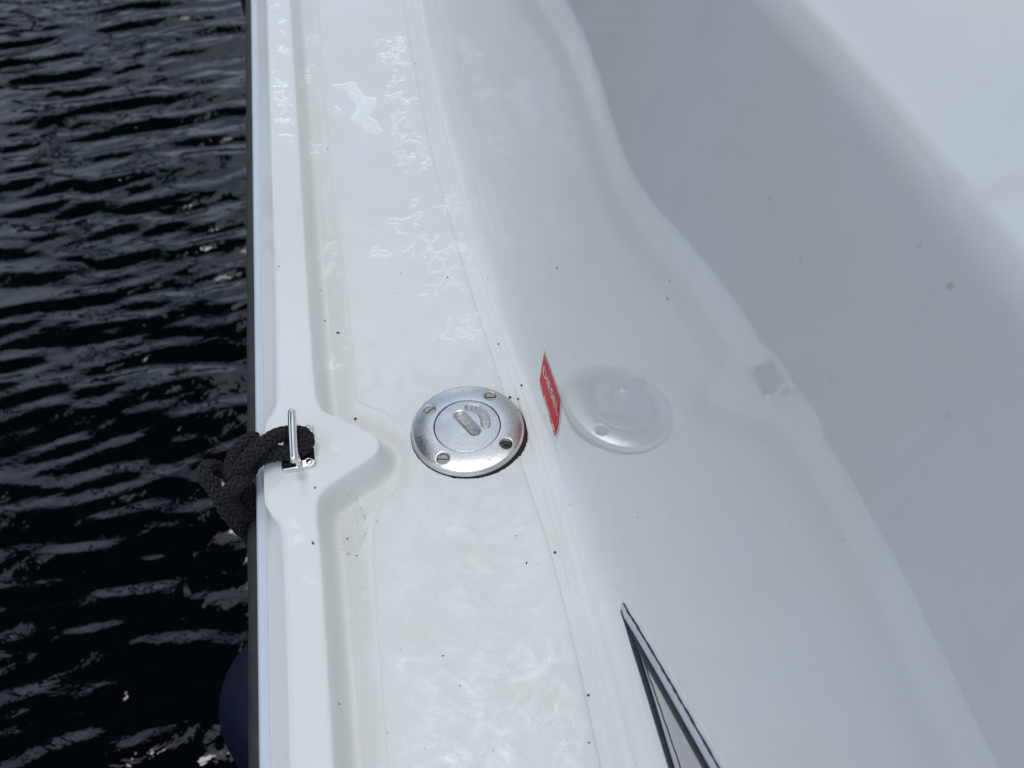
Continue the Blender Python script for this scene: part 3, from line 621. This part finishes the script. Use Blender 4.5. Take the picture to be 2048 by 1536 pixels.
for P, keep in FILMS:
    nr, nc = P.shape[:2]; F = gridfaces(nr, nc)[keep.reshape(-1)]; used = np.unique(F); rm = np.full(nr * nc, -1); rm[used] = np.arange(len(used)); V_.append(P.reshape(-1, 3)[used]); F_.append(rm[F] + off); off += len(used)
tag(mesh('water_film', np.concatenate(V_), np.concatenate(F_), M['film']), 'clear rainwater beads and streaks lying on the white deck', None, kind='stuff')

# ------------------------------------------------------------------ specks of dirt
mb = MB()
def speck(x, y, z, r, el=1.0, ang=0.0, nrm=None):
    k = 8; V = []; ca, sa = math.cos(ang), math.sin(ang)
    for j in range(k):
        a = 2 * math.pi * j / k; rr = r * random.uniform(.65, 1.2); u, v = rr * math.cos(a) * el, rr * math.sin(a); u, v = u * ca - v * sa, u * sa + v * ca
        V.append((u, v))
    if nrm is None: lo = [(x + u, y + v, z - .0002) for u, v in V]; hi = [(x + u * .6, y + v * .6, z + r * .55) for u, v in V]
    else: lo = [(wallsx(y + u, z + v) + .0002, y + u, z + v) for u, v in V]; hi = [(wallsx(y + u * .6, z + v * .6) - r * .4, y + u * .6, z + v * .6) for u, v in V]
    mb.loft([lo, hi])
def dz(x, y): return float(deckz(np.array([x]), np.array([y]))[0])
SPK = SPECKS
for (x, y, r, el, a) in SPK: speck(x, y, dz(x, y) + .0006, r * .55, el, a)
for i in range(34):
    y = random.uniform(.23, 1.1); x = random.uniform(-.085, .078); speck(x, y, dz(x, y) + .0010, random.choice((.0002, .0002, .0003, .0004)), random.uniform(1, 2.6), random.uniform(0, 3))
for (y, z, r) in WSPK: speck(0, y, z, r * .5, random.uniform(1, 1.5), random.uniform(0, 3), nrm=True)
tag(mb.build('dirt_specks', M['speck']), 'tiny dark specks of dirt scattered over the white deck and cabin side', None, kind='stuff')

# ------------------------------------------------------------------ an unseen open shelter, added and shaped for what the water mirrors
SHX0, SHX1, SHY0, SHY1, SHZ = SHELTER
shed = tag(empty('unseen_shelter', ((SHX0 + SHX1) / 2, (SHY0 + SHY1) / 2, -1)), 'unseen dark shelter on posts added for the water to mirror', 'shelter')
for x in (SHX0 + .1, SHX1 - .1):
    for y in np.linspace(SHY0 + .2, SHY1 - .2, 4):
        mb = MB(); tube(mb, [(x, y, -2.0), (x, y, 0), (x, y, SHZ - .45), (x, y, SHZ + .05)], [.06, .06, .06, .09], 10); mb.build('post', M['shed'], shed)
for k in range(12):
    w = (SHY1 - SHY0) / 12; mb = MB(); mb.box((SHX0, SHY0 + w * k + .004, SHZ), (SHX1, SHY0 + w * (k + 1) - .004, SHZ + .05 + .006 * (k % 2))); mb.build('board', M['shed'], shed, smooth=False)
for x in (SHX0, SHX1 - .12): mb = MB(); mb.box((x, SHY0, SHZ - .25), (x + .12, SHY1, SHZ - .004)); mb.build('beam', M['shed'], shed, smooth=False)
mb = MB(); xm = (SHX0 + SHX1) / 2; mb.loft([[(SHX0 - .3, y, SHZ + .07), (SHX1 + .3, y, SHZ + .07), (SHX1 + .3, y, SHZ + .13), (xm, y, SHZ + .75), (SHX0 - .3, y, SHZ + .13)] for y in (SHY0 - .3, SHY1 + .3)]); mb.build('roof', M['shed'], shed, smooth=False)
